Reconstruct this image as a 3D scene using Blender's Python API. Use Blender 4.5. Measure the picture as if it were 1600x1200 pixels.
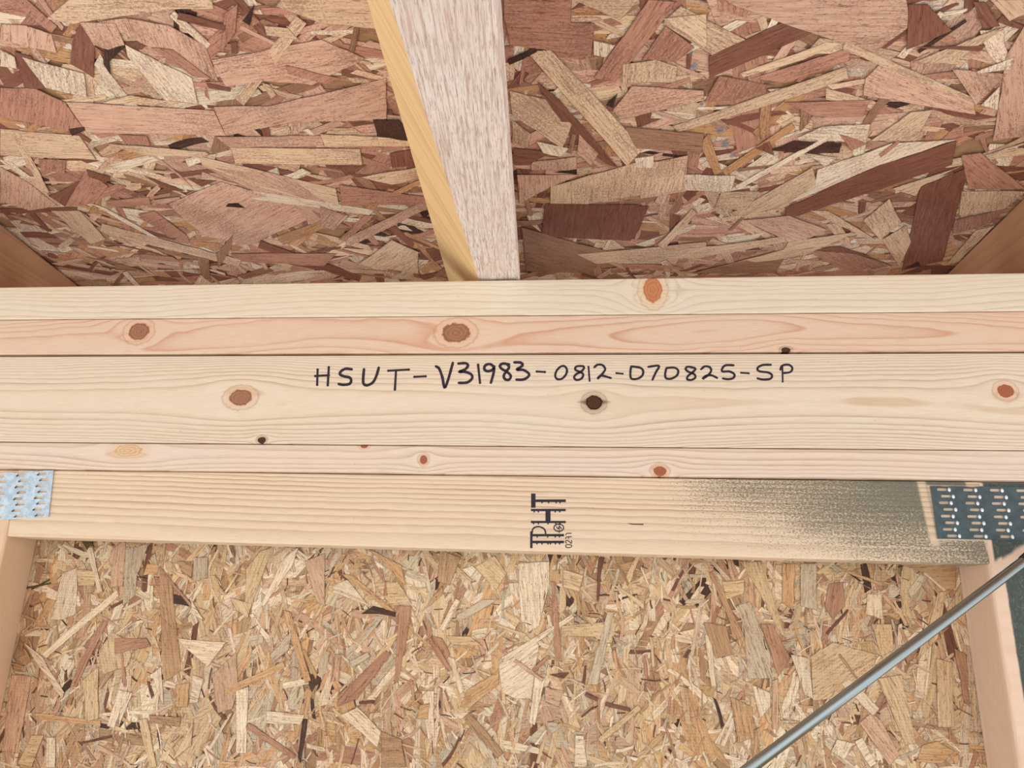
import bpy, bmesh, math, random
from mathutils import Vector, Matrix
from mathutils.geometry import delaunay_2d_cdt
random.seed(11)
S = bpy.context.scene
for o in list(bpy.data.objects): bpy.data.objects.remove(o)
IN = 0.0254
CAM_H = 1.62                      # lens height above the floor, metres
F = 1150.0                        # focal length in pixels of the 1600 px wide frame

# ------------------------------------------------------------------ camera
zen = Vector((111, 3878, -1150)).normalized()          # world up, in camera axes
wx = Vector((11900, 0, 1150)).normalized()
wx = (wx - zen * wx.dot(zen)).normalized()
wy = zen.cross(wx)
R_wc = Matrix((wx, wy, zen))                            # camera axes -> world axes
cam = bpy.data.cameras.new('camera')
cam.sensor_width = 36; cam.lens = 36 * F / 1600; cam.clip_start = 0.01
co = bpy.data.objects.new('camera', cam)
S.collection.objects.link(co)
co.matrix_world = Matrix.Translation((0, 0, CAM_H)) @ R_wc.to_4x4()
S.camera = co

# ------------------------------------------------------------------ sky, exposure
S.view_settings.view_transform = 'Standard'; S.view_settings.look = 'None'
S.view_settings.gamma = 1; S.view_settings.use_curve_mapping = False
S.view_settings.exposure = -0.01
W = bpy.data.worlds.new('overcast_sky'); S.world = W; W.use_nodes = True
nt = W.node_tree; nt.nodes.clear()
wo = nt.nodes.new('ShaderNodeOutputWorld'); bg = nt.nodes.new('ShaderNodeBackground')
tc = nt.nodes.new('ShaderNodeTexCoord'); sp = nt.nodes.new('ShaderNodeSeparateXYZ')
rp = nt.nodes.new('ShaderNodeValToRGB'); mr = nt.nodes.new('ShaderNodeMapRange')
nt.links.new(tc.outputs['Generated'], sp.inputs[0]); nt.links.new(sp.outputs[2], mr.inputs[0])
mr.inputs[1].default_value = -1; mr.inputs[2].default_value = 1
nt.links.new(mr.outputs[0], rp.inputs[0]); nt.links.new(rp.outputs[0], bg.inputs[0]); nt.links.new(bg.outputs[0], wo.inputs[0])
e = rp.color_ramp.elements
e[0].position = 0.0; e[0].color = (1.52, 1.50, 1.48, 1)
e[1].position = 1.0; e[1].color = (0.62, 0.78, 1.0, 1)
a = e.new(0.485); a.color = (1.12, 1.13, 1.15, 1)
a = e.new(0.515); a.color = (0.92, 0.96, 1.0, 1)
bg.inputs[1].default_value = 1.25
sl = bpy.data.lights.new('sky_through_doorway', 'AREA')     # the open doorway behind the photographer
sl.shape = 'RECTANGLE'; sl.size = 2.4; sl.size_y = 1.7; sl.energy = 5; sl.color = (0.97, 0.985, 1.0)
so = bpy.data.objects.new('sky_through_doorway', sl); S.collection.objects.link(so)
so.location = (-0.15, -1.9, 1.25)
so.rotation_euler = (math.radians(90), 0, 0)

# ------------------------------------------------------------------ projection helpers (inches around the lens)
def ray(px, py): return R_wc @ Vector((px - 800, 600 - py, -F))
def onY(px, py, Y):
    d = ray(px, py); return d * (Y / d.y)
SL = math.tan(math.radians(3.9))
def roofz(Y, off=0.0): return 17.3 - SL * Y - off
def onroof(px, py, off=0.0):
    d = ray(px, py); t = (17.3 - off) / (d.z + SL * d.y); return d * t
def M3(v): return Vector((v[0] * IN, v[1] * IN, v[2] * IN + CAM_H))

# ------------------------------------------------------------------ object helpers
def lin(c):
    r = []
    for x in c[:3]:
        x /= 255.0
        r.append(x / 12.92 if x <= 0.04045 else ((x + 0.055) / 1.055) ** 2.4)
    return (r[0], r[1], r[2], 1.0)
def link(name, me, mat=None, parent=None, origin=None):
    o = bpy.data.objects.new(name, me); S.collection.objects.link(o)
    if mat: me.materials.append(mat)
    if origin is not None: o.location = origin
    if parent:
        o.parent = parent
        o.matrix_parent_inverse = Matrix.Identity(4)
        if origin is None: o.location = (0, 0, 0)
    return o
def tag(o, label=None, cat=None, group=None, kind=None):
    if label: o['label'] = label
    if cat: o['category'] = cat
    if group: o['group'] = group
    if kind: o['kind'] = kind
    return o
def empty(name, loc):
    o = bpy.data.objects.new(name, None); S.collection.objects.link(o); o.location = loc
    o.empty_display_size = 0.05
    return o
def hexa(name, front, back, mat, org, bev=0.05, parent=None, porg=None):
    """front/back: four corner points each (inches, lens frame), same winding; org: object origin (inches)."""
    bm = bmesh.new(); O = M3(org)
    fv = [bm.verts.new(M3(p) - O) for p in front]; bv = [bm.verts.new(M3(p) - O) for p in back]
    bm.faces.new(fv); bm.faces.new(bv[::-1])
    for i in range(4):
        j = (i + 1) % 4; bm.faces.new((fv[j], fv[i], bv[i], bv[j]))
    bmesh.ops.recalc_face_normals(bm, faces=bm.faces)
    if bev: bmesh.ops.bevel(bm, geom=bm.edges[:], offset=bev * IN, segments=3, profile=0.5, affect='EDGES')
    me = bpy.data.meshes.new(name); bm.to_mesh(me); bm.free()
    for p in me.polygons: p.use_smooth = False
    return link(name, me, mat, parent, O - (porg if porg is not None else Vector()) )

# ------------------------------------------------------------------ node maths helper
class G:
    def __init__(s, mat):
        s.m = mat; mat.use_nodes = True; s.t = mat.node_tree; s.t.nodes.clear()
        s.out = s.t.nodes.new('ShaderNodeOutputMaterial')
        s.b = s.t.nodes.new('ShaderNodeBsdfPrincipled'); s.t.links.new(s.b.outputs[0], s.out.inputs[0])
        s.b.inputs['Roughness'].default_value = 0.7
        s.b.inputs['Specular IOR Level'].default_value = 0.25
    def put(s, sock, v):
        if isinstance(v, X): s.t.links.new(v.s, sock)
        elif isinstance(v, tuple) and sock.type == 'RGBA': sock.default_value = v
        else: sock.default_value = v
    def math(s, op, *a, clamp=False):
        n = s.t.nodes.new('ShaderNodeMath'); n.operation = op; n.use_clamp = clamp
        for i, v in enumerate(a): s.put(n.inputs[i], v)
        return X(s, n.outputs[0])
    def mix(s, f, a, b, mode='MIX'):
        n = s.t.nodes.new('ShaderNodeMix'); n.data_type = 'RGBA'; n.blend_type = mode
        s.put(n.inputs[0], f); s.put(n.inputs[6], a); s.put(n.inputs[7], b)
        return X(s, n.outputs[2])
    def vec(s, x, y, z):
        n = s.t.nodes.new('ShaderNodeCombineXYZ'); s.put(n.inputs[0], x); s.put(n.inputs[1], y); s.put(n.inputs[2], z)
        return X(s, n.outputs[0])
    def noise(s, v, scale=1.0, detail=2.0, rough=0.5, dist=0.0):
        n = s.t.nodes.new('ShaderNodeTexNoise'); s.put(n.inputs['Vector'], v)
        n.inputs['Scale'].default_value = scale; n.inputs['Detail'].default_value = detail
        n.inputs['Roughness'].default_value = rough; n.inputs['Distortion'].default_value = dist
        return X(s, n.outputs[0])
    def voro(s, v, scale=1.0):
        n = s.t.nodes.new('ShaderNodeTexVoronoi'); s.put(n.inputs['Vector'], v); n.inputs['Scale'].default_value = scale
        return X(s, n.outputs['Distance'])
    def ss(s, v, lo, hi):          # smoothstep
        n = s.t.nodes.new('ShaderNodeMapRange'); n.interpolation_type = 'SMOOTHSTEP'
        s.put(n.inputs[0], v); n.inputs[1].default_value = lo; n.inputs[2].default_value = hi
        return X(s, n.outputs[0])
    def objc(s, ref=None):
        n = s.t.nodes.new('ShaderNodeTexCoord')
        if ref: n.object = ref
        p = s.t.nodes.new('ShaderNodeSeparateXYZ'); s.t.links.new(n.outputs['Object'], p.inputs[0])
        k = 1 / IN
        return X(s, p.outputs[0]) * k, X(s, p.outputs[1]) * k, X(s, p.outputs[2]) * k
    def bump(s, h, strength=0.2, dist=0.002):
        n = s.t.nodes.new('ShaderNodeBump'); n.inputs['Strength'].default_value = strength
        n.inputs['Distance'].default_value = dist; s.put(n.inputs['Height'], h)
        s.t.links.new(n.outputs[0], s.b.inputs['Normal'])
    def base(s, c): s.put(s.b.inputs['Base Color'], c)
class X:
    def __init__(s, g, k): s.g = g; s.s = k
    def __add__(s, o): return s.g.math('ADD', s, o)
    __radd__ = __add__
    def __sub__(s, o): return s.g.math('SUBTRACT', s, o)
    def __rsub__(s, o): return s.g.math('SUBTRACT', o, s)
    def __mul__(s, o): return s.g.math('MULTIPLY', s, o)
    __rmul__ = __mul__
    def __truediv__(s, o): return s.g.math('DIVIDE', s, o)
    def __pow__(s, o): return s.g.math('POWER', s, o)
def sqrt(x): return x.g.math('SQRT', x)
def frac(x): return x.g.math('FRACT', x)
def sat(x): return x.g.math('ADD', x, 0.0, clamp=True)
def mx(a, b): return a.g.math('MAXIMUM', a, b)
def mn(a, b): return a.g.math('MINIMUM', a, b)
def newmat(name): return bpy.data.materials.new(name)

# ------------------------------------------------------------------ sawn softwood with growth rings and knots
def wood(name, base, late, v0=0.0, h=0.8, freq=3.2, slope=0.0, wob=0.5, strength=0.75, knots=(), axes='xz',
         seed=0.0, fine=0.05, paint=None, sharp=3.0, tint=None, quad=0.0, warp=0.25, fade=None, soft=True):
    g = G(newmat(name)); X3 = g.objc()
    x = X3['xyz'.index(axes[0])]; z = X3['xyz'.index(axes[1])]
    w1 = g.noise(g.vec(x * 0.07, z * 0.10, seed), 1.0, 1.0) - 0.5
    w2 = g.noise(g.vec(x * 0.45, z * 0.9, seed + 7), 1.0, 2.0) - 0.5
    w3 = g.noise(g.vec(x * 1.6, z * 4.0, seed + 17), 1.0, 2.0) - 0.5
    v = z + w1 * (wob * 2.2) + w2 * (wob * 0.28) + w3 * 0.035 + x * slope
    kmask = None; kin = []
    for (kx, kz, rx, rz, kind) in knots:
        a = max(rx / rz, 1.0) * 1.6 if kind != 'spike' else 1.3
        R = rz * 1.75
        dx = (x - kx) * (1 / a); dz = z - kz
        d2 = dx * dx + dz * dz + R * R * 0.35
        v = v - (dz * (R * R)) / d2
        ex = (x - kx) * (1 / rx); ez = dz * (1 / rz)
        kin.append((sqrt(ex * ex + ez * ez), kx, kz, rx, rz, kind))
    rr = v - v0
    r = sqrt(rr * rr + h * h)
    fq = g.noise(g.vec(0.0, r * 1.3, seed + 3), 1.0, 1.0)
    lw = g.noise(g.vec(x * 0.085, z * 0.22, seed + 31), 1.0, 1.0) - 0.5
    if quad: ph = rr * rr * quad + rr * freq + lw * (warp * 10) + fq * 1.0 + w2 * 0.3
    else: ph = r * freq + fq * 2.2 + w2 * warp
    f = frac(ph)
    p = (f ** sharp) * g.ss(1.0 - f, 0.0, 0.12)
    st = g.noise(g.vec(x * 0.15, r * 2.5, seed + 11), 1.0, 1.0)
    if fade: st = st * (g.ss(z, fade[0], fade[1]) * (1 - fade[2]) + fade[2])
    fib = g.noise(g.vec(x * 1.6, z * 45.0, seed), 1.0, 3.0, 0.6)
    blot = g.noise(g.vec(x * 0.25, z * 0.8, seed + 21), 1.0, 2.0)
    col = g.mix(sat(blot * 1.4 - 0.35) * 0.5, base, tint or tuple(min(1, c * k) for c, k in zip(base, (1.03, 0.95, 0.86, 1))))
    if quad and soft: late = g.mix(g.ss(g.math('ABSOLUTE', rr), 0.15, 0.75), g.mix(0.55, late, tuple(c * k_ for c, k_ in zip(base, (1.0, 0.86, 0.68, 1)))), late)
    col = g.mix(sat(p * (st * 1.5 + 0.15)) * strength, col, late)
    col = g.mix(fine * 4 * g.ss(fib, 0.35, 0.75), col, g.mix(1.0, col, late, 'MULTIPLY'))
    hgt = fib * 0.5 + p * 0.4
    for (d, kx, kz, rx, rz, kind) in kin:
        jag = (g.noise(g.vec(x * 3, z * 3, kx), 2.0, 2.0) - 0.5) * 0.45
        dj = d + jag
        if kind == 'dark': kc, kr, halo = lin((92, 56, 36)), lin((38, 24, 18)), lin((150, 110, 75))
        elif kind == 'red': kc, kr, halo = lin((172, 105, 72)), lin((140, 78, 52)), lin((215, 160, 110))
        elif kind == 'spike': kc, kr, halo = lin((205, 140, 98)), lin((176, 100, 62)), lin((228, 186, 140))
        elif kind == 'pale': kc, kr, halo = lin((226, 196, 158)), lin((196, 150, 105)), lin((224, 190, 150))
        else: kc, kr, halo = lin((172, 124, 94)), lin((128, 84, 62)), lin((222, 176, 136))
        hal = 1.0 - g.ss(dj, 0.9, 2.1)
        rings = frac(dj * 3.3)
        col = g.mix(hal * 0.45, col, halo)
        hr = (1.0 - g.ss(g.math('ABSOLUTE', dj - 1.55), 0.0, 0.16)) * 0.28
        col = g.mix(hr, col, kr if kind != 'pale' else halo)
        ins = 1.0 - g.ss(dj, 0.93, 1.03)
        kk = g.mix(rings * rings * 0.75, kc, kr)
        kk = g.mix(g.ss(g.noise(g.vec(x, z, 1.0), 30.0, 2.0), 0.45, 0.7) * 0.5, kk, kr)
        col = g.mix(ins, col, kk)
        if kind in ('dark', 'brown'):
            rim = (1.0 - g.ss(g.math('ABSOLUTE', dj - 0.92), 0.03, 0.16)) * (0.95 if kind == 'dark' else 0.35)
            col = g.mix(rim, col, lin((40, 24, 16)) if kind == 'dark' else kr)
        if kind == 'dark' and rx > 0.3:                # resin 'eye' drawn out along the grain
            ex = (x - kx) * (1 / (rx * 2.5)); ez = (z - kz - 0.02) * (1 / (rz * 1.05))
            eye = 1.0 - g.ss(g.math('ABSOLUTE', ex) + g.math('ABSOLUTE', ez), 0.45, 1.0)
            col = g.mix(eye * 0.8 * (1.0 - ins), col, lin((92, 66, 46)))
    # tiny dark flecks and planer dents
    fl = g.voro(g.vec(x * 1.0, z * 2.2, seed), 1.1)
    col = g.mix((1.0 - g.ss(fl, 0.012, 0.04)) * 0.55, col, lin((92, 64, 44)))
    if paint: col = paint(g, X3, col)
    g.base(col); g.bump(hgt, 0.12, 0.0012)
    return g.m

# ------------------------------------------------------------------ wall / header boards, traced on their own planes
YF = 26.0
def board(name, yTL, yTR, yBL, yBR, Y, depth, mat, xl=0, xr=1600, ext=(14, 14), bev=0.05, topadd=0.0):
    TL, TR, BR, BL = onY(xl, yTL, Y), onY(xr, yTR, Y), onY(xr, yBR, Y), onY(xl, yBL, Y)
    L = (TR.x - TL.x)
    dt = (TR - TL) / L; db = (BR - BL) / (BR.x - BL.x)
    TL = TL - dt * ext[0]; BL = BL + db * (TL.x - BL.x)
    TR = TR + dt * ext[1]; BR = BR + db * (TR.x - BR.x)
    TL.z += topadd; TR.z += topadd
    org = board_org(yTL, yTR, yBL, yBR, Y, topadd)
    off = Vector((0, depth, 0))
    fr = [TL, TR, BR, BL]
    return hexa(name, fr, [p + off for p in fr], mat, org, bev), org
def board_org(yTL, yTR, yBL, yBR, Y, topadd=0):
    o = onY(800, (yTL + yTR + yBL + yBR) / 4, Y); return o
def K(px, py, rpx, rpz, kind, org, Y):
    p = onY(px, py, Y); q = onY(px + rpx, py, Y); s = onY(px, py - rpz, Y)
    return (p.x - org.x, p.z - org.z, q.x - p.x, s.z - p.z, kind)

BA = (448.7, 426.3, 499.0, 485.6); YA = 25.96
BB = (500.0, 486.6, 553.6, 548.0); YB = 25.975
BC = (557.0, 551.2, 689.6, 703.2); YC = 26.0
BD = (691.0, 704.4, 731.3, 750.4); YD = 26.02
YE = 26.25; YO = 28.4
oA = board_org(*BA, YA); oB = board_org(*BB, YB); oC = board_org(*BC, YC); oD = board_org(*BD, YD)
mA = wood('top_plate_pine', lin((233, 221, 201)), lin((172, 142, 100)), v0=-1.6, freq=0.6, quad=1.5, warp=0.40, wob=0.45, strength=0.62, seed=1.3, sharp=5.0,
          tint=lin((236, 217, 178)), knots=[K(1020, 453, 15, 20, 'spike', oA, YA)])
mB = wood('second_plate_pine', lin((228, 204, 180)), lin((196, 128, 84)), v0=0.05, freq=0.9, quad=4.5, warp=0.9, wob=0.8, strength=1.0, soft=False, seed=4.1, sharp=5.0,
          tint=lin((230, 190, 158)), knots=[K(217, 518, 16, 13, 'brown', oB, YB), K(712, 520, 22, 15, 'brown', oB, YB), K(1228, 547, 7, 4, 'dark', oB, YB)])
mC = wood('header_pine', lin((231, 217, 196)), lin((170, 130, 86)), v0=-0.1, freq=0.2, quad=3.4, warp=0.38, wob=0.36, strength=0.85, seed=9.7, sharp=3.6,
          tint=lin((232, 210, 178)),
          knots=[K(376, 621, 18, 12.5, 'brown', oC, YC), K(928, 629, 13, 11, 'dark', oC, YC), K(1571, 611, 13, 10.5, 'red', oC, YC),
                 K(409, 688, 6, 5, 'dark', oC, YC)])
mD = wood('lower_header_pine', lin((232, 215, 197)), lin((180, 136, 104)), v0=0.9, freq=1.0, quad=3.2, warp=0.12, wob=0.2, strength=0.75, seed=14.2, sharp=3.0,
          knots=[K(200, 704, 22, 10, 'pale', oD, YD), K(662, 718, 6, 7, 'red', oD, YD), K(1031, 736, 10, 8, 'red', oD, YD), K(569, 697, 6, 3.5, 'red', oD, YD)])
oa, _ = board('top_plate', *BA, YA, 3.5, mA)
tag(oa, 'pale cream pine plate edge at top, with orange spike knot, rafters resting on it', 'board')
ob, _ = board('top_plate', *BB, YB, 3.4, mB)
tag(ob, 'pinkish pine plate edge with two round brown knots, second board down', 'board')
oc, _ = board('header_board', *BC, YC, 1.5, mC)
tag(oc, 'widest pale pine board carrying the handwritten black marker code', 'board')
od, _ = board('header_strip', *BD, YD, 1.5, mD)
tag(od, 'narrow pink-white pine strip directly under the board with handwriting', 'board')

# ---- recessed lower chord with green-grey overspray
BE = (732.5, 751.8, 838.0, 882.0)
oE = board_org(*BE, YE)
def pl(px, py, Y, org):
    p = onY(px, py, Y); return p.x - org.x, p.z - org.z
PAINT = lin((74, 82, 78))
def overspray(g, X3, col):
    x, y, z = X3
    x0, _ = pl(960, 800, YE, oE); x1, _ = pl(1490, 800, YE, oE)
    zt = pl(1300, 750, YE, oE)[1]; zb = pl(1300, 872, YE, oE)[1]
    s = (x - x0) * (1 / (x1 - x0)); t = (z - zb) * (1 / (zt - zb))
    dens = s * (t * 0.55 + 0.66) + 0.02 + (t - 0.55) * 0.26 * g.ss(s, -0.1, 0.5)
    dens = dens + (g.noise(g.vec(x, z, 3.0), 0.7, 2.0) - 0.5) * 0.22
    cap = 0.44 + 0.26 * g.ss(s, 0.45, 0.95) * g.ss(t, 0.1, 0.9) + 0.12 * g.ss(s, 0.93, 1.1)
    dens = mn(dens * 0.85, cap)
    sp_ = g.noise(g.vec(x * 1.0, z * 1.6, 5.0), 13.0, 3.0, 0.8)
    grain = g.noise(g.vec(x * 0.3, z * 9.0, 2.0), 1.0, 2.0) - 0.5
    m = g.ss(sp_ + dens * 0.66 + grain * 0.22 - 0.66, 0.0, 0.22)
    m = m * g.ss(s, -0.15, 0.25)
    # bare strip that was masked beside the nail plate
    xa, za = pl(1450, 800, YE, oE)
    slant = (z - za) * -0.09
    bare = (1.0 - g.ss(g.math('ABSOLUTE', x - xa - slant), 0.07, 0.2)) * g.ss(z - zb, 0.35, 0.6)
    # bare joint at the very end
    xe, ze = pl(1545, 860, YE, oE)
    end = g.ss(x - xe - (z - ze) * -0.16 + 0.1, 0.0, 0.08)
    edgelight = (g.ss(x * -1.0, -pl(1600, 800, YE, oE)[0], -pl(1440, 800, YE, oE)[0]))
    bare = bare * g.ss(x - (xa - 0.4), 0.0, 0.2)
    under = g.ss(x - xa - slant, 0.1, 0.2) * g.ss(z - pl(1460, 845, YE, oE)[1], 0.0, 0.06) * (1.0 - g.ss(z - pl(1460, 757, YE, oE)[1], -0.05, 0.0))
    m = m * (1.0 - bare * 0.85) * (1.0 - end * 0.85) * (1.0 - under * 0.9)
    heavy = g.ss(s, 0.55, 1.25)
    c = g.mix((0.6 - heavy * 0.42) * g.ss(g.noise(g.vec(x * 1.0, z * 2.2, 9.0), 11.0, 3.0, 0.8), 0.35, 0.65), PAINT, lin((150, 142, 112)))
    return g.mix(sat(m) * 0.88, col, c)
mE = wood('chord_pine', lin((232, 212, 184)), lin((168, 122, 82)), v0=-1.7, freq=0.9, quad=1.0, slope=0.012, warp=0.05, wob=0.10, strength=0.85, seed=23.0, sharp=2.4, fade=(-1.2, 0.5, 0.35),
          paint=overspray)
TLe, BLe = onY(28, 733.9, YE), onY(10, 838, YE); TRe, BRe = onY(1532, 752.7, YE), onY(1548, 881.5, YE)
up = Vector((0, 0, 0))
fr = [TLe + up, TRe + up, BRe, BLe]
oe = hexa('lower_chord', fr, [p + Vector((0, 1.5, 0)) for p in fr], mE, oE, 0.07)
tag(oe, 'recessed wide pine board with sideways black grade stamp and green-grey overspray', 'board')

# ---- studs
mS1 = wood('left_stud_pine', lin((229, 199, 168)), lin((190, 138, 96)), v0=1.0, h=1.2, freq=1.6, wob=0.25, strength=0.35, axes='zy', seed=31)
def vert_line(px0, py0, Y, z0, z1):
    p = onY(px0, py0, Y); return Vector((p.x, Y, z0)), Vector((p.x, Y, z1))
zb = -40; zL = onY(5, 733.6, YE).z; zR = onY(1560, 752.9, YE).z
def stud(name, pxF, pyF, pxB, pyB, side, mat, label, w=3.5, top=None):
    f = onY(pxF, pyF, YE).x; b = onY(pxB, pyB, YO).x
    fr = [Vector((f, YE, top)), Vector((f, YE, zb)), Vector((f + side * w, YE, zb)), Vector((f + side * w, YE, top))]
    bk = [Vector((b, YO - 0.02, top)), Vector((b, YO - 0.02, zb)), Vector((f + side * w, YO - 0.02, zb)), Vector((f + side * w, YO - 0.02, top))]
    org = Vector((f, YE, 0))
    o = hexa(name, fr, bk, mat, org, 0.12)
    tag(o, label, 'stud'); return o, org
EPX = 10
ls, _ = stud('wall_stud', 8, 846, 60, 842, -1, mS1, 'bare tan stud at the left edge under the recessed board', top=zL)
rs_org = Vector((onY(1540, 850, YE).x, YE, 0))
def studpaint(g, X3, col):
    x, y, z = X3
    def q(px, py):
        p = onY(px, py, YE); return p.x - rs_org.x, p.z
    wob_ = (g.noise(g.vec(x * 2.0, z * 2.0, 0.0), 1.2, 3.0) - 0.5) * 0.22
    front = 1.0 - g.ss(y, 0.02, 0.1)
    strip = g.ss(x + wob_ * 0.25 - 0.40, 0.0, 0.07)
    # the bare wedge between nail plate and strut
    (ax, az), (bx, bz) = q(1556, 878), q(1604, 846)
    nx, nz = (bz - az), -(bx - ax); n = math.hypot(nx, nz)
    d1 = ((x - ax) * nx + (z - az) * nz) * (1 / n) + wob_      # positive below line 1
    (cx, cz), (dx_, dz_) = q(1545, 940), q(1604, 868)
    mx_, mz_ = -(dz_ - cz), (dx_ - cx); m_ = math.hypot(mx_, mz_)
    d2 = ((x - cx) * mx_ + (z - cz) * mz_) * (1 / m_)           # positive above line 2
    bare = g.ss(d1, -0.05, 0.12) * g.ss(d2, -0.03, 0.10)
    upper = g.ss(d1 * -1.0, -0.05, 0.1) * g.ss(x, 0.16, 0.24)   # painted right up to the joint above the wedge
    m = mx(strip, upper) * (1.0 - bare) * front
    zu = q(1580, 843)[1]; zv = q(1580, 762)[1]
    m = m * (1.0 - g.ss(z - zu, 0.0, 0.05) * (1.0 - g.ss(z - zv, -0.04, 0.0)) * 0.92)
    sc = g.noise(g.vec(x * 1.0, z * 0.35, 4.0), 5.0, 3.0, 0.6, 1.5)
    scr = (1.0 - g.ss(g.math('ABSOLUTE', sc - 0.5), 0.0, 0.016)) * 0.55
    c = g.mix(scr, g.mix(g.noise(g.vec(x, z, 9.0), 6.0, 3.0), lin((66, 74, 70)), lin((86, 94, 88))), lin((150, 150, 140)))
    return g.mix(sat(m), col, c)
mS2 = wood('right_stud_pine', lin((233, 206, 182)), lin((198, 150, 112)), v0=1.0, h=1.2, freq=1.4, wob=0.2, strength=0.25, axes='zy', seed=44, paint=studpaint)
rs, _ = stud('wall_stud', 1540, 850, 1495, 880, 1, mS2, 'pinkish stud at the right edge with dark green-grey painted front', w=4.2, top=zR)
# left post continues in the plane of the chord, beside its left end
mS3 = wood('left_post_pine', lin((226, 196, 158)), lin((188, 146, 104)), v0=0.5, h=0.8, freq=2.4, wob=0.25, strength=0.5, axes='zx', seed=51)

# ------------------------------------------------------------------ strand board panels
PAL_ROOF = {'t': (234, 206, 174), 'p': (226, 188, 164), 'r': (198, 150, 128), 'm': (142, 94, 78), 'c': (247, 232, 208),
            'd': (62, 42, 34), 'o': (208, 162, 118), 'b': (170, 132, 106), 'g': (184, 164, 146)}  # the darkest strand colour stands in for shaded voids in the board
PAL_WALL = {'t': (222, 193, 150), 'p': (214, 178, 144), 'r': (188, 144, 112), 'm': (122, 80, 58), 'c': (238, 219, 186),
            'd': (78, 52, 38), 'o': (212, 172, 124), 'b': (190, 154, 114), 'g': (206, 190, 160), 'n': (96, 84, 42)}
def strand_mat(name, screen, ref):
    g = G(newmat(name))
    at = g.t.nodes.new('ShaderNodeAttribute'); at.attribute_name = 'col'; col = X(g, at.outputs['Color'])
    uvn = g.t.nodes.new('ShaderNodeUVMap'); uvn.uv_map = 'UVMap'
    sx = g.t.nodes.new('ShaderNodeSeparateXYZ'); g.t.links.new(uvn.outputs[0], sx.inputs[0])
    u = X(g, sx.outputs[0]); v = X(g, sx.outputs[1])
    x, y, z = g.objc(ref)
    w = y if not screen else z
    streak = g.noise(g.vec(u * 0.9, v * 13.0, 0.0), 1.0, 3.0, 0.6)
    broad = g.noise(g.vec(x, w, y * 0.0), 0.55, 3.0, 0.55)
    c = g.mix(g.ss(streak, 0.35, 0.8) * 0.55, col, g.mix(1.0, col, lin((184, 146, 120)), 'MULTIPLY'))
    c = g.mix(g.ss(streak, 0.55, 0.2) * 0.3 if False else (1.0 - g.ss(streak, 0.22, 0.45)) * 0.35, c, g.mix(1.0, c, lin((255, 255, 255)), 'SCREEN') if False else g.mix(0.35, c, lin((240, 218, 186))))
    crack = g.noise(g.vec(u * 0.5, v * 7.0, 3.3), 1.0, 3.0, 0.6)
    ck = 1.0 - g.ss(g.math('ABSOLUTE', crack - 0.5), 0.0, 0.016)
    c = g.mix(ck * 0.8, c, g.mix(1.0, c, lin((130, 84, 62)), 'MULTIPLY'))
    if not screen:
        s1 = g.noise(g.vec(u * 0.8, v * 1.1, 1.0), 13.0, 2.0, 0.75)
        dens = g.noise(g.vec(u, v, 8.0), 0.55, 2.0)
        m = g.ss(s1 + (dens - 0.5) * 0.6, 0.50, 0.60)
        c = g.mix(m * 0.5, c, g.mix(0.8, c, lin((112, 70, 64))))
        s2 = g.voro(g.vec(u * 1.4, v * 4.0, 0.0), 3.2)
        c = g.mix((1.0 - g.ss(s2, 0.05, 0.15)) * 0.6, c, lin((96, 58, 46)))
        # blue chalk marks
        for (px, py, r) in ((1084, 100, 0.16), (1080, 78, 0.08), (1096, 160, 0.1), (1125, 200, 0.17), (1133, 222, 0.18), (1144, 240, 0.14), (1157, 262, 0.08)):
            q = onroof(px, py)
            dx = (x - q.x) * (1 / r); dy = (y - q.y) * (1 / (r * 1.3)); d = sqrt(dx * dx + dy * dy)
            nn = g.noise(g.vec(x, y, 0.0), 9.0, 3.0, 0.7)
            c = g.mix((1.0 - g.ss(d + nn * 1.6, 1.0, 1.9)) * 0.75, c, lin((96, 118, 138)))
        # faint masons' blush of resin
        c = g.mix(g.ss(broad, 0.45, 0.75) * 0.22, c, g.mix(1.0, c, lin((228, 184, 168)), 'MULTIPLY'))
    else:
        lines = g.math('SINE', z * 62.0 + g.noise(g.vec(x, z, 0.0), 0.6, 1.0) * 6.0)
        cols = g.math('SINE', x * 70.0)
        where = g.ss(g.noise(g.vec(x, z, 5.0), 0.9, 2.0), 0.42, 0.62)
        c = g.mix(g.ss(lines * 0.7 + cols * 0.4, 0.3, 1.0) * where * 0.30, c, g.mix(1.0, c, lin((150, 110, 80)), 'MULTIPLY'))
        s1 = g.noise(g.vec(u * 0.7, v * 2.4, 1.0), 9.0, 3.0, 0.7)
        c = g.mix(g.ss(s1, 0.52, 0.66) * 0.42, c, g.mix(1.0, c, lin((170, 120, 84)), 'MULTIPLY'))
        hue = g.noise(g.vec(x, z, 12.0), 0.22, 3.0, 0.6)
        c = g.mix(g.ss(hue, 0.4, 0.7) * 0.22, c, g.mix(1.0, c, lin((232, 196, 160)), 'MULTIPLY'))
        web = g.noise(g.vec(x, z, 20.0), 5.5, 4.0, 0.7, 1.2)
        where2 = g.ss(g.noise(g.vec(x, z, 25.0), 1.1, 2.0), 0.48, 0.6)
        c = g.mix((1.0 - g.ss(g.math('ABSOLUTE', web - 0.5), 0.0, 0.02)) * where2 * 0.6, c, lin((120, 80, 52)))
        s2 = g.voro(g.vec(u * 1.2, v * 3.0, 0.0), 2.6)
        c = g.mix((1.0 - g.ss(s2, 0.04, 0.12)) * 0.6, c, lin((84, 52, 34)))
    g.base(c)
    g.b.inputs['Roughness'].default_value = 0.55 if not screen else 0.65
    g.b.inputs['Specular IOR Level'].default_value = 0.35
    g.bump(streak + s1 * 0.5, 0.25, 0.0012)
    return g.m

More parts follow.
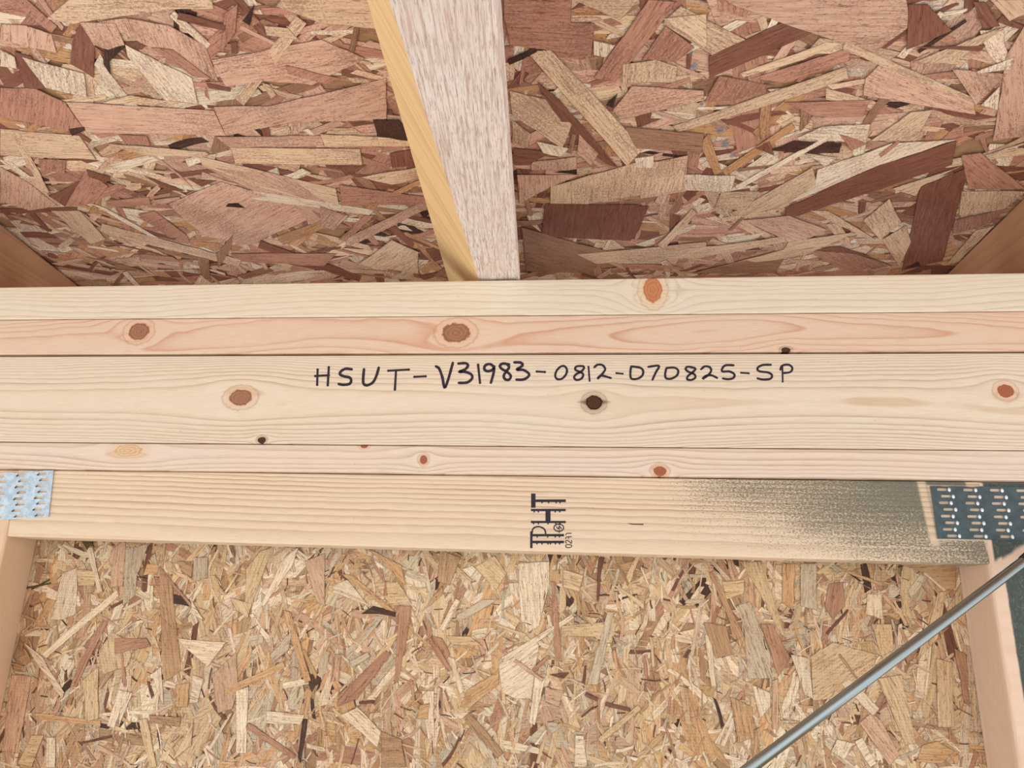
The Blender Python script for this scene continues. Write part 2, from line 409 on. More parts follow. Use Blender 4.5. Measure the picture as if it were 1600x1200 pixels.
class Panel:
    """collects strands; P(u, v, h) gives a point h inches proud of the panel face"""
    def __init__(s, P, pal): s.P = P; s.pal = pal; s.V = []; s.Fc = []; s.C = []; s.UV = []
    def add(s, poly, h, colr, th=0.03, ang=None, tilt=(0, 0), edge=0.03, V=None, dark=0.5):
        n = len(poly); b = len(s.V)
        cx = sum(p[0] for p in poly) / n; cy = sum(p[1] for p in poly) / n
        area = sum(poly[i][0] * poly[(i + 1) % n][1] - poly[(i + 1) % n][0] * poly[i][1] for i in range(n))
        if area < 0: poly = poly[::-1]
        if ang is None:
            best = max(((poly[i], poly[(i + 1) % n]) for i in range(n)), key=lambda e: math.dist(e[0], e[1]))
            ang = math.atan2(best[1][1] - best[0][1], best[1][0] - best[0][0])
        ca, sa = math.cos(ang), math.sin(ang)
        ou, ov = random.uniform(0, 90), random.uniform(0, 90)
        rad = max(0.02, min(math.dist(p, (cx, cy)) for p in poly))
        k = max(0.3, 1 - edge / rad)
        inner = []
        for p in poly:
            d = math.dist(p, (cx, cy)); kk = max(0.35, 1 - edge / max(d * 0.45, 0.01) * 0.45)
            inner.append((cx + (p[0] - cx) * kk, cy + (p[1] - cy) * kk))
        def H(p): return h + tilt[0] * (p[0] - cx) + tilt[1] * (p[1] - cy)
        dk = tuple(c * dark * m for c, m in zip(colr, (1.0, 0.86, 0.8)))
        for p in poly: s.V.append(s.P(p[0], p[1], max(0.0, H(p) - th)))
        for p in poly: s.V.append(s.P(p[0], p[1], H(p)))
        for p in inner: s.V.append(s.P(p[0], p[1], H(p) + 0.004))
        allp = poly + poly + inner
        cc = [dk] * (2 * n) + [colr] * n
        uv = [((p[0] - cx) * ca + (p[1] - cy) * sa + ou, -(p[0] - cx) * sa + (p[1] - cy) * ca + ov) for p in allp]
        for i in range(n):
            j = (i + 1) % n
            for f in ((i, j, n + j, n + i), (n + i, n + j, 2 * n + j, 2 * n + i)):
                s.Fc.append(tuple(b + q for q in f)); s.C += [cc[q] for q in f]; s.UV += [uv[q] for q in f]
        f = tuple(range(2 * n, 3 * n))
        s.Fc.append(tuple(b + q for q in f)); s.C += [cc[q] for q in f]; s.UV += [uv[q] for q in f]
    def build(s, name, mat, parent, org):
        me = bpy.data.meshes.new(name)
        me.from_pydata([M3(v) - org for v in s.V], [], s.Fc)
        ca = me.color_attributes.new('col', 'FLOAT_COLOR', 'CORNER')
        ca.data.foreach_set('color', [x for c in s.C for x in (c[0], c[1], c[2], 1.0)])
        ul = me.uv_layers.new(name='UVMap'); ul.data.foreach_set('uv', [x for c in s.UV for x in c])
        me.update()
        o = link(name, me, mat, parent, Vector((0, 0, 0)))
        return o
def rndpoly(cx, cy, L, W_, ang):
    n = random.choice((2, 3, 3)); pts = []
    taper = random.uniform(0.55, 1.0)
    bow = random.uniform(-0.06, 0.06) * L
    sk0, sk1 = random.uniform(-0.5, 0.5) * W_, random.uniform(-0.5, 0.5) * W_
    for i in range(n + 1):
        t = i / n; pts.append((-L / 2 + L * t + sk0 * (1 - t) + sk1 * t, W_ / 2 * (1 + (taper - 1) * t) * random.uniform(0.88, 1.1) + bow * 4 * t * (1 - t)))
    if random.random() < 0.5: pts.append((L / 2 + random.uniform(-.1, .25) * W_, random.uniform(-.2, .2) * W_))
    for i in range(n, -1, -1):
        t = i / n; pts.append((-L / 2 + L * t - sk0 * (1 - t) - sk1 * t, -W_ / 2 * (1 + (taper - 1) * t) * random.uniform(0.88, 1.1) + bow * 4 * t * (1 - t)))
    ca, sa = math.cos(ang), math.sin(ang)
    return [(cx + x * ca - y * sa, cy + x * sa + y * ca) for x, y in pts]
def pickcol(pal, wts):
    k = random.choices(list(wts), list(wts.values()))[0]
    c = lin(pal[k]); f = random.uniform(0.86, 1.12)
    return tuple(min(1, x * f * random.uniform(0.97, 1.03)) for x in c[:3])
def parse(txt):
    """'k x y x y ...' polygon, or 'k* x y x y w' strip; one strand per ';'"""
    out = []
    for s_ in txt.replace('\n', ' ').split(';'):
        q = s_.split()
        if not q: continue
        k = q[0]; n = [float(v) for v in q[1:]]
        if k.endswith('*'):
            x0, y0, x1, y1, w = n; L = math.hypot(x1 - x0, y1 - y0); ax, ay = -(y1 - y0) / L * w / 2, (x1 - x0) / L * w / 2
            poly = [(x0 + ax, y0 + ay), ((x0 + x1) / 2 + ax * 1.1, (y0 + y1) / 2 + ay * 1.1), (x1 + ax * .8, y1 + ay * .8), (x1 - ax * .9, y1 - ay * .9), ((x0 + x1) / 2 - ax, (y0 + y1) / 2 - ay), (x0 - ax, y0 - ay)]
        else: poly = [(n[i], n[i + 1]) for i in range(0, len(n), 2)]
        out.append((k[0], poly))
    return out
def rough(poly, amp):
    """slightly irregular outline between the traced corners"""
    out = []
    n = len(poly)
    for i in range(n):
        a, b = poly[i], poly[(i + 1) % n]; out.append(a); L = math.dist(a, b)
        m = int(min(4, L // (amp * 14)))
        for k in range(1, m + 1):
            t = k / (m + 1) + random.uniform(-.1, .1); q = random.uniform(-amp, amp) * 0.5
            out.append((a[0] + (b[0] - a[0]) * t - (b[1] - a[1]) / L * q, a[1] + (b[1] - a[1]) * t + (b[0] - a[0]) / L * q))
    return out

R1 = """t 190 85 290 0 880 0 890 40 700 45 300 105; p 0 105 100 110 215 150 235 225 120 205 0 170; r* 60 -10 225 130 42;
m 335 95 400 90 390 330 290 270 300 180; m 60 220 130 240 190 375 100 370; p 410 95 520 80 700 110 860 200 910 345 740 260 560 170;
c 520 190 800 330 825 440 700 440 530 240; c* 715 60 870 200 30; p 880 255 1340 170 1520 250 1300 360 1100 340 940 365; t* 1255 85 995 430 55;
t 1170 0 1610 0 1610 130 1330 100 1150 30; r 0 370 150 375 270 430 350 540 300 555 0 490; p 275 430 890 465 940 570 360 555;
p 890 450 1130 445 1610 330 1610 500 1170 520 940 570 900 480; t 0 540 330 570 400 670 0 650; r 490 565 610 570 630 612 520 600;
t 960 620 1500 625 1510 690 980 685; p 900 575 1340 570 1350 610 960 620; p 830 690 1200 740 1400 870 1420 950 1300 940 1180 860;
t 830 655 1400 790 1415 870 1100 790 840 690; c 1030 795 1560 880 1540 900 1040 830; p 700 850 920 760 1220 850 1280 920 1040 1025 860 990 780 930;
r 575 900 640 880 780 985 790 1010 700 990; m* 1080 1020 1500 1165 30; o 1150 990 1430 885 1450 910 1180 1025; p 0 700 110 760 240 860 120 880 0 840;
t 210 880 330 880 440 1000 380 1020; m 200 820 330 760 270 865; r 270 865 360 710 450 780 390 850; m* 0 882 320 875 18; t* 60 560 195 810 28;
c 380 850 440 870 690 1010 640 1000; t* 420 950 1000 1100 32; c 0 210 60 240 70 290 0 280; c 90 240 350 310 360 410 190 370; m 600 735 770 800 690 795;
r 440 840 620 825 630 860 450 865; r 1410 1000 1520 900 1560 900 1440 1010; r 960 1060 1400 1060 1350 1110 980 1090; d 1565 500 1610 500 1640 575 1570 570;
d 460 190 515 175 520 200 455 260 460 315 430 270 430 220; d 285 540 350 530 355 545 300 570; m* 740 70 940 120 30; r 935 60 990 20 980 140 920 220;
d 1010 90 1060 20 1040 110; m 960 180 985 175 990 220 965 225; r 630 200 720 210 880 330 800 320; t 540 400 830 440 700 445 420 430; m 860 350 960 370 960 385 870 370;
p 330 95 480 100 520 190 450 210 390 190; r 160 665 275 670 270 725 170 710; m 360 710 460 740 440 765 370 740; r 1300 880 1460 950 1380 960;
r 1190 275 1420 330 1370 355 1200 310; b 820 1070 870 1080 880 1170 840 1150; b 900 1060 970 980 960 1040 910 1120; m 780 745 900 755 840 780;
d 950 850 990 848 1020 868 940 862; t 1100 110 1200 120 1250 170 1110 150; t 440 600 640 615 870 640 860 655 600 650; c 620 620 860 635 850 650 640 640"""
R2 = """r 765 0 1050 0 1045 110 765 85; r 770 85 1145 100 1130 240 790 190; r 1370 0 1490 10 1230 345 1140 330; t 1050 0 1330 0 1250 85;
m 905 340 1000 420 1240 700 1200 690 1060 590 930 400; t 865 220 960 210 1350 620 1280 695; t 790 380 960 420 1050 520 1010 620 800 480;
t 960 780 1310 680 1530 665 1510 790 1130 850 960 885; m 940 850 1330 855 1290 1005 920 990; p 880 675 1070 655 1070 710 880 710; d 980 720 1070 705 1070 728;
m 805 620 870 625 960 640 870 690 810 690; c 900 590 1040 620 1000 655 930 640; p 1220 460 1300 360 1600 380 1600 420 1250 500; t 1260 270 1400 250 1490 280 1480 340 1260 350;
t 1430 80 1610 60 1610 210; r 1340 250 1440 110 1560 200 1480 260; d* 785 262 900 210 22; b 1270 530 1600 560 1590 640 1320 620; m 1320 860 1370 860 1330 960 1290 1010;
t* 1420 1030 1560 880 30; b 840 950 1200 1050 1130 1140 860 1130; t 1070 1060 1610 1010 1610 1060 1150 1100; d 1190 440 1240 390 1220 450; r* 830 790 950 745 20;
r* 860 830 880 900 18; p 820 730 1080 730 960 780 830 850; m 290 640 410 620 430 690 300 700; t 170 740 420 695 450 740 300 770; o* 290 820 450 740 22;
r 80 770 440 820 460 850 90 860; p* 120 1010 470 840 36; d 220 500 330 500 400 590 240 570; t 0 560 230 570 400 590 400 610 20 610; b* 1040 640 1060 560 20; t 800 500 880 560 870 620 800 590;
p 1080 560 1160 640 1130 690 1070 640; c 1310 660 1390 650 1390 700 1320 700; c 1140 170 1230 190 1190 240 1140 230; p 0 860 120 900 60 960 0 940; t 160 1100 300 1000 410 1050 410 1140"""
R3 = """m 285 240 590 100 720 140 500 240 290 330; t 90 100 170 30 440 170 300 235; p 340 0 1110 0 1130 110 980 220 840 185 590 100 400 30;
t 415 310 780 180 840 185 690 250 430 325; r 470 330 880 200 870 260 600 350; r 270 430 330 320 560 360 400 420; t 135 530 860 280 870 330 600 420 160 555;
c 1070 240 1250 50 1270 60 1100 250; d* 1160 220 1360 90 14; p 940 330 1000 270 1390 430 1400 480 1150 440 930 400; t* 850 190 1400 430 34; r 600 430 960 420 930 490 730 490;
c 740 710 1050 600 1320 585 1000 690 620 850 730 760; m 605 870 1000 690 1320 590 1300 690 850 840 610 915; t 380 890 720 700 735 770 620 850 430 910;
t 1050 790 1340 695 1170 780 1150 820; m 1170 780 1370 700 1340 820 1260 1090 1090 1130; r 1340 650 1420 640 1610 790 1370 790; t 1340 800 1610 800 1510 880 1330 900;
p 1530 230 1610 100 1610 570 1470 590; t 960 590 1130 470 1220 460 1150 590; c 650 580 760 530 960 520 940 600; d 540 630 640 590 840 600 830 640 700 645; c* 400 785 800 570 20;
o* 350 725 640 525 30; o 250 600 285 560 340 720 310 730; c 180 730 400 735 380 800 185 795; p 0 690 200 650 190 800 0 830; t 310 870 340 800 500 800 440 880;
c 690 640 820 660 770 700; t 710 880 780 880 980 1000 930 990; t 930 920 1040 830 1090 930 1000 1000; t 1010 1000 1110 940 1130 1010 1080 1110; t 220 1140 600 1040 620 1010 890 970 700 1060;
b 220 1140 540 1060 600 1080 560 1140; p 430 920 620 900 780 960 640 1020 560 980; r 680 1040 900 1060 1050 1110 850 1130; m 750 1040 830 1030 960 1070 900 1070; t 1280 1100 1400 960 1480 940 1330 1090;
r 1310 920 1530 870 1450 940 1300 980; r* 80 1030 230 880 28; t 0 1070 600 985 610 1010 230 1080; m 1120 20 1200 20 1300 130 1110 210; c 1380 310 1560 240 1550 290; t 1140 260 1440 140 1530 110 1300 270;
p 1300 290 1530 310 1400 440; d 1100 1120 1160 1090 1170 1110; t 1460 0 1610 0 1610 60 1540 90; m 1390 10 1440 10 1500 110 1430 120; c* 1440 650 1600 600 8; m 1150 200 1440 190 1420 215;
m 480 620 540 590 560 650; r* 1000 650 1080 590 16; c 1420 440 1500 360 1490 460; r 830 560 950 600 880 630"""
L3 = """c 240 470 300 240 375 210 370 440 300 470; c 330 520 570 320 580 350 220 660 200 640; p 540 130 600 80 615 90 600 300 540 310; g 610 120 730 90 670 250 660 350 600 400;
o 720 190 780 200 770 240 700 250; b 780 240 840 250 870 560 890 720 800 780 790 560; r 380 690 490 480 530 470 370 800 340 800; t 480 620 550 530 600 560 700 480 620 700 500 740;
r* 590 560 610 800 18; c 110 580 200 650 310 830 300 860 170 680; p 50 740 145 750 130 850 80 1130 0 1120; o 160 930 490 970 490 995 165 960; c 720 750 790 700 800 890 750 760;
p 1040 740 1160 630 1170 800 1140 910 1070 930; o 860 790 930 780 920 900 860 900; c 930 880 945 740 1000 760 970 880; o* 1105 830 1400 690 34; c 1160 820 1220 800 1210 1130 1160 1130;
t 1210 220 1280 130 1340 110 1230 420 1200 420; c 1280 400 1400 160 1470 110 1440 200 1300 400; o 1390 420 1430 430 1530 770 1500 780; p 1500 180 1600 140 1600 400 1560 380;
d 850 340 930 370 940 405 850 390; d 1490 960 1515 960 1480 1180 1465 1150; r* 1215 990 1450 1150 30; c 1310 920 1500 940 1480 990 1310 980; c 870 560 1110 580 1020 700 900 600;
t 80 1180 150 1040 210 1040 150 1200; c 225 1050 265 1050 265 1200 220 1200; c* 540 1000 600 820 40; m* 390 1080 545 1045 12; t* 700 960 750 1200 40; b 730 940 890 950 880 1000 740 980;
t 370 220 470 230 460 300 380 300; c 420 110 450 110 500 330 480 340; o 620 90 740 80 640 110; g 950 160 1020 160 1020 260 950 280; b 870 180 950 180 940 260 890 230; t 400 770 480 700 480 960 420 970;
r 560 560 720 560 740 600 560 640; t 1130 360 1240 390 1220 460 1160 420; g 1330 640 1440 520 1420 620 1340 680; r* 780 210 1000 470 12; c 600 820 650 830 580 1000; c 940 370 1000 470 940 440; t 850 1160 950 960 940 1090"""
L3 += """; n 375 60 450 75 455 108 415 95; n 400 85 440 100 425 125; n* 110 315 245 288 9; n* 150 318 240 270 7"""  # green bits and pine needles lying on the board, added as strands
L4 = """c 975 190 1130 180 1130 300 1080 500 1030 530 990 470; o 980 180 1015 185 1000 240; t 570 140 600 140 750 270 740 290; c 700 220 750 200 770 220 740 260; t 760 210 860 150 920 240 870 320;
c 60 300 130 270 240 400 60 330; t 260 290 380 280 450 390 350 400; o 100 240 160 250 370 430 350 440; d 200 440 260 400 370 430 370 455 290 440; r 390 400 450 400 420 600 380 780 365 780;
r 80 900 90 840 320 620 350 640 180 860; o 690 900 720 820 880 720 880 790 740 900; c 880 690 1060 560 1080 600 1040 860 960 860 900 830; c* 900 670 1250 450 25; r 1140 280 1160 280 1195 680 1160 670;
t 1190 500 1400 480 1400 550 1190 550; g 670 450 800 370 870 370 830 400 680 480; c* 600 520 680 370 30; r 550 550 600 560 640 640 610 680; c 630 650 660 660 710 820 690 840;
o 410 920 620 740 640 740 440 900; c 500 820 560 820 560 1050 530 1060; c 100 940 180 900 300 1020 280 1100; b* 720 940 890 1140 46; c 1260 1040 1300 1040 1320 1200 1255 1200; p 1110 800 1200 820 1180 900 1110 870;
m 1375 160 1405 160 1385 250 1375 380 1365 370; g 1420 430 1450 430 1370 790 1320 790; m* 1310 835 1370 865 20; m* 1410 885 1530 915 20; t 620 550 740 550 800 600 650 590; t 840 480 1020 540 1010 555 870 500;
o 500 430 600 300 610 340; t 1430 280 1600 380 1600 420; c 1030 980 1060 740 1110 760 1060 990; b 300 1020 400 1060 420 1200 300 1200; m 1130 740 1230 730 1200 760; r* 540 560 640 720 30; g* 150 690 240 640 30;
t* 1380 1070 1579 900 30; m* 1290 950 1350 900 10; o 240 120 420 300 400 200; r 320 270 330 350 310 350; b 590 120 690 160 640 300 580 280; t 1200 220 1300 250 1280 330 1200 310; p 70 640 100 640 90 770 60 770;
o 490 890 540 880 530 960 480 960; m* 190 880 265 875 14; p* 960 670 1100 770 20; r* 1050 720 1130 650 18; t 1300 450 1380 460 1340 500"""
L5 = """r 600 400 620 290 690 280 700 400 640 470; m* 610 540 715 420 14; g 160 400 230 380 330 640 340 760 220 760 200 500; t 180 180 290 180 410 560 380 540 250 290; t 90 280 200 270 200 340 110 370;
o 390 190 460 190 440 420 390 380; t 530 650 640 580 850 640 850 740 700 850 540 870; c 540 650 580 610 870 910 840 945; p 770 980 830 930 880 970 970 1140 920 1190; t 860 760 980 740 1050 1080 1000 1090;
o 1080 1090 1160 1070 1240 1120 1180 1180 1050 1170; c 810 340 880 340 890 470 800 440; o 950 190 1250 190 1250 300 1200 350 1100 240; c* 1090 235 1195 325 12; t 1070 660 1160 330 1200 330 1160 560;
t 1200 420 1280 270 1300 500; t 830 490 930 490 940 620 880 650; c* 765 1060 840 1190 40; p 340 770 370 760 370 1010 340 1010; o 130 850 240 900 250 1050 170 1080; c 240 790 330 830 330 900 280 960;
r 1240 610 1300 640 1320 900 1290 880; b* 40 230 180 560 30; c* 20 540 50 800 26; g 480 190 560 190 560 420 480 400; o 650 200 860 280 980 290 870 300 740 250; t 1150 660 1230 680 1240 1000 1160 1000;
t 390 980 500 980 480 1060; c 430 640 520 660 540 860 500 840; r 280 490 340 490 430 660 370 750 330 620; r* 670 640 760 760 12; c 660 1060 740 1080 700 1160 630 1120; b 0 480 110 500 150 640 60 660"""

PTS1 = parse(R1); PTS2 = parse(R2); PTS3 = parse(R3)
roof_org = M3(Vector((0, 0, 0)))
def roofP(u, v, h): return Vector((u, v, roofz(v) - h))
def wallP(u, v, h): return Vector((u, YO - h, v))

# --- roof deck slab
def slab(name, pts, mat, kind_label=None):
    bm = bmesh.new(); vs = [bm.verts.new(M3(p) - roof_org) for p in pts]
    for f in ((0, 1, 2, 3), (7, 6, 5, 4), (0, 4, 5, 1), (1, 5, 6, 2), (2, 6, 7, 3), (3, 7, 4, 0)): bm.faces.new([vs[i] for i in f])
    bmesh.ops.recalc_face_normals(bm, faces=bm.faces)
    me = bpy.data.meshes.new(name); bm.to_mesh(me); bm.free()
    o = link(name, me, mat, None, roof_org); o['kind'] = 'structure'; return o
gb = G(newmat('strand_board_core')); x, y, z = gb.objc()
gb.base(gb.mix(gb.noise(gb.vec(x, y, z), 2.5, 4.0, 0.7), lin((130, 96, 70)), lin((196, 156, 116))))
RX0, RX1, RY0, RY1 = -46, 44, -34, 34.2
ceil = slab('ceiling', [(RX0, RY0, roofz(RY0)), (RX1, RY0, roofz(RY0)), (RX1, RY1, roofz(RY1)), (RX0, RY1, roofz(RY1)),
                        (RX0, RY0, roofz(RY0) + .5), (RX1, RY0, roofz(RY0) + .5), (RX1, RY1, roofz(RY1) + .5), (RX0, RY1, roofz(RY1) + .5)], gb.m)
tag(ceil, 'reddish brown strand board roof deck above the plates')
wz1 = onY(800, 462, YO).z
wall = slab('wall_back', [(RX0, YO, -CAM_H / IN), (RX1, YO, -CAM_H / IN), (RX1, YO, wz1), (RX0, YO, wz1),
                          (RX0, YO + .5, -CAM_H / IN), (RX1, YO + .5, -CAM_H / IN), (RX1, YO + .5, wz1), (RX0, YO + .5, wz1)], gb.m)
tag(wall, 'yellow tan strand board wall sheathing below the header')
mR = strand_mat('roof_strands', False, ceil); mW = strand_mat('wall_strands', True, wall)

def fill(panel, pal, wts, n, box, Lr, Wr, angf, h0, h1, dark=0.5, th=0.025):
    for i in range(n):
        cx, cy = random.uniform(box[0], box[1]), random.uniform(box[2], box[3])
        L = random.uniform(*Lr); W_ = random.uniform(*Wr)
        a = angf()
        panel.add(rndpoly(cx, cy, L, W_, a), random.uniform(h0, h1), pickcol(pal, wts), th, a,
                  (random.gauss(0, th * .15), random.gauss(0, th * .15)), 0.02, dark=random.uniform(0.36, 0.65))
WR = {'t': 5, 'p': 5, 'r': 4, 'm': 2.2, 'c': 2.6, 'd': 0.35, 'o': 1.6, 'b': 2}
WL = {'t': 6, 'p': 2.2, 'r': 1.2, 'm': 0.35, 'c': 5, 'd': 0.15, 'o': 2.6, 'b': 1.6, 'g': 2.2}
angR = lambda: random.gauss(0, 0.45) if random.random() < 0.78 else random.gauss(1.5, 0.4)
angW = lambda: random.gauss(1.57, 0.55) if random.random() < 0.8 else random.gauss(0, 0.5)
# fine bedding strands (too many to pick apart): one stuff part per panel
pr = Panel(roofP, PAL_ROOF)
fill(pr, PAL_ROOF, WR, 2200, (-34, 34, 4, 34), (2.0, 5.5), (0.4, 1.2), angR, 0.03, 0.07, th=0.018)
fill(pr, PAL_ROOF, WR, 1900, (-30, 30, 6, 34), (0.7, 2.8), (0.12, 0.5), angR, 0.06, 0.10, th=0.016)
fill(pr, PAL_ROOF, WR, 500, (-46, 44, -34, 6), (2.5, 7), (0.6, 1.6), angR, 0.03, 0.1)
o = pr.build('bedding_strands', mR, ceil, roof_org); o['kind'] = 'stuff'
pw = Panel(wallP, PAL_WALL)
zl0, zl1 = -24, onY(800, 700, YO).z
fill(pw, PAL_WALL, WL, 1500, (19, 43.5, zl0, zl1 + 3), (1.4, 4.2), (0.3, 1.1), angW, 0.02, 0.05, th=0.014)
fill(pw, PAL_WALL, WL, 1500, (-45.5, -22, zl0, zl1 + 3), (1.4, 4.2), (0.3, 1.1), angW, 0.02, 0.05, th=0.014)
fill(pw, PAL_WALL, WL, 2600, (-22, 19, zl0, zl1), (1.4, 4.2), (0.25, 0.95), angW, 0.02, 0.04, th=0.014)
fill(pw, PAL_WALL, WL, 1500, (-22, 19, zl0 + 8, zl1), (0.8, 2.6), (0.12, 0.4), angW, 0.035, 0.055, th=0.012)
fill(pw, PAL_WALL, WL, 4200, (-22, 19, zl0 + 8, zl1), (0.25, 1.2), (0.04, 0.16), angW, 0.05, 0.062, th=0.010)
fill(pw, PAL_WALL, {'m': 2, 'd': 1.2, 'r': 3, 'b': 3, 'c': 2}, 2600, (-22, 19, zl0 + 8, zl1), (0.1, 0.45), (0.018, 0.06), lambda: random.uniform(0, 3.14), 0.062, 0.068, th=0.008)
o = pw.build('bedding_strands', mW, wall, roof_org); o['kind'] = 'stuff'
# larger strands one by one, the darkest painting the shade in voids
def place(lst, sc, ox, oy, hit, Pf, pal, mat, parent, hbase):
    for i, (k, poly) in enumerate(lst):
        q = [hit(ox + a_ * sc, oy + b_ * sc) for a_, b_ in rough(poly, 5)]
        p = Panel(Pf, pal)
        c = lin(pal[k]); f = random.uniform(0.93, 1.07)
        p.add(q, hbase + i * 0.0005 + random.uniform(0, .002), tuple(min(1, v * f) for v in c[:3]), 0.014, None,
              (random.gauss(0, 0.002), random.gauss(0, 0.002)), 0.022, dark=0.36)
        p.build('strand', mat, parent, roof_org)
hr = lambda a_, b_: (lambda v: (v.x, v.y))(onroof(a_, b_, 0.15))
hw = lambda a_, b_: (lambda v: (v.x, v.z))(onY(a_, b_, YO - 0.15))
place(PTS1, .375, 0, 0, hr, roofP, PAL_ROOF, mR, ceil, 0.105)
place(PTS2, .375, 500, 0, hr, roofP, PAL_ROOF, mR, ceil, 0.13)
place(PTS3, .375, 1000, 0, hr, roofP, PAL_ROOF, mR, ceil, 0.115)
k = 1 / 3.158
place(parse(L3), k, 0, 820, hw, wallP, PAL_WALL, mW, wall, 0.066)
place(parse(L4), k, 500, 820, hw, wallP, PAL_WALL, mW, wall, 0.066)
place(parse(L5), k, 1100, 820, hw, wallP, PAL_WALL, mW, wall, 0.066)

# ------------------------------------------------------------------ floor and an unseen board added to keep light out of the eave
gf = G(newmat('plywood_floor')); x, y, z = gf.objc()
gf.base(gf.mix(gf.noise(gf.vec(x * .1, y, 0.0), 1.0, 4.0), lin((190, 158, 120)), lin((214, 186, 148))))
fz = -CAM_H / IN
slab('floor', [(RX0, RY0, fz), (RX1, RY0, fz), (RX1, RY1 + 2, fz), (RX0, RY1 + 2, fz), (RX0, RY0, fz - .7), (RX1, RY0, fz - .7), (RX1, RY1 + 2, fz - .7), (RX0, RY1 + 2, fz - .7)], gf.m)
za, zb_ = 8.0, roofz(33.4) - 0.22
slab('eave_light_block_1', [(RX0, 33.4, za), (RX1, 33.4, za), (RX1, 33.4, zb_), (RX0, 33.4, zb_), (RX0, 34.1, za), (RX1, 34.1, za), (RX1, 34.1, zb_ - .05), (RX0, 34.1, zb_ - .05)], gb.m)

# ------------------------------------------------------------------ rafters
def solid(name, secA, secB, mat, label, cat, bev=0.04):
    org = M3(secA[0]); n = len(secA); bm = bmesh.new()
    A_ = [bm.verts.new(M3(p) - org) for p in secA]; B_ = [bm.verts.new(M3(p) - org) for p in secB]
    bm.faces.new(A_); bm.faces.new(B_[::-1])
    for i in range(n): bm.faces.new((A_[i], B_[i], B_[(i + 1) % n], A_[(i + 1) % n]))
    bmesh.ops.recalc_face_normals(bm, faces=bm.faces)
    bmesh.ops.bevel(bm, geom=bm.edges[:], offset=bev * IN, segments=2, affect='EDGES')
    me = bpy.data.meshes.new(name); bm.to_mesh(me); bm.free()
    o = link(name, me, mat, None, org); tag(o, label, cat); return o
def linept(p, q, t): return p + (q - p) * t
def along(p, q, Y): return p + (q - p) * ((Y - p.y) / (q.y - p.y))
# centre rafter: five long edges, each fixed by where it meets the plate and where it leaves the frame
top_z0 = onY(800, 437, YA)
def rafdepth(px, Yn): return onY(px, 0, Yn)
YN = 11.2
BLp, BLq = onY(748, 435.5, 26.1), onY(608, 0, YN)
BRp, BRq = onY(800, 435.0, 26.1), onY(765, 0, YN)
CRp, CRq = onY(813.5, 435.0, 26.35), onY(783.5, 0, YN + 0.55)
TLp, TLq = onroof(700.5, 437, 0.17), onroof(594, 0, 0.17)
TRp, TRq = TLp + Vector((1.6, 0, 0)), TLq + Vector((1.6, 0, 0))
def sec(Y):
    r = [along(TLp, TLq, Y), along(BLp, BLq, Y), along(BRp, BRq, Y), along(CRp, CRq, Y), along(TRp, TRq, Y)]
    for i in (0, 4): r[i].z = roofz(Y) - 0.17
    return r
gm = newmat('weathered_rafter'); g = G(gm); x, y, z = g.objc()
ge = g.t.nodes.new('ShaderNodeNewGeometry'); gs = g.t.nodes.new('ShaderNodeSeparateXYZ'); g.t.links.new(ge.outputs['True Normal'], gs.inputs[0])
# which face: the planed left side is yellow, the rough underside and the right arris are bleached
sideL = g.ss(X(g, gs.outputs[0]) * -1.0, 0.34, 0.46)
u = y; v = x + z * 0.35 + y * 0.055
n1 = g.noise(g.vec(v * 16.0, u * 0.5, 0.0), 1.0, 3.0, 0.65)
n2 = g.noise(g.vec(v * 40.0, u * 1.8, 5.0), 1.0, 3.0, 0.7)
n3 = g.noise(g.vec(v * 2.2, u * 0.35, 2.0), 1.0, 2.0)
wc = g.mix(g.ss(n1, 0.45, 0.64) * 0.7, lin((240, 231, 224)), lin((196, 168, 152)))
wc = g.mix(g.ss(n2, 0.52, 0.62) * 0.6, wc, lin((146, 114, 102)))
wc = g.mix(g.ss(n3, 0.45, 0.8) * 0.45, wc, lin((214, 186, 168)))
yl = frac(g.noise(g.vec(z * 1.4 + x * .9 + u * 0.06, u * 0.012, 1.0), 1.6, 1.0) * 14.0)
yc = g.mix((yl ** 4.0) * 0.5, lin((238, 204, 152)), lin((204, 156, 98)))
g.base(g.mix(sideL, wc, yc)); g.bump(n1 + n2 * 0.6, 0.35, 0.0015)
o = solid('rafter', sec(33.2), sec(3.0), gm, 'rough white rafter with one smooth yellow side, running up from the plate', 'rafter', 0.02)
# side rafters: plumb 2x4s under the deck
def sidesec(P, Q, Y, side):
    p = along(P, Q, Y); zt_ = roofz(Y) - 0.17
    return [Vector((p.x, Y, zt_)), Vector((p.x + side * 1.5, Y, zt_)), Vector((p.x + side * 1.5, Y, zt_ - 3.45)), Vector((p.x, Y, zt_ - 3.45))]
kl = onroof(87, 439, 0)
mL = wood('left_rafter_pine', lin((200, 156, 122)), lin((158, 112, 80)), v0=1.0, h=0.9, freq=2.6, wob=0.35, strength=0.5, axes='yz', seed=61,
          knots=[(-0.35, -1.0, 0.22, 0.16, 'dark'), (-3.2, -2.6, 0.3, 0.18, 'dark')])
mRr = wood('right_rafter_pine', lin((204, 158, 122)), lin((160, 112, 78)), v0=1.0, h=0.9, freq=1.8, wob=0.5, strength=0.45, axes='yz', seed=67,
           knots=[(-3.4, -2.2, 0.4, 0.2, 'brown')])
P_, Q_ = onroof(118, 443.5, .17), onroof(0, 350, .17)
solid('rafter', sidesec(P_, Q_, 33.2, -1), sidesec(P_, Q_, 2.0, -1), mL, 'shaded brown rafter in the left corner above the plate', 'rafter')
P_, Q_ = onroof(1480, 427.5, .17), onroof(1600, 309, .17)
solid('rafter', sidesec(P_, Q_, 33.2, 1), sidesec(P_, Q_, 2.0, 1), mRr, 'shaded brown rafter in the right corner above the plate', 'rafter')

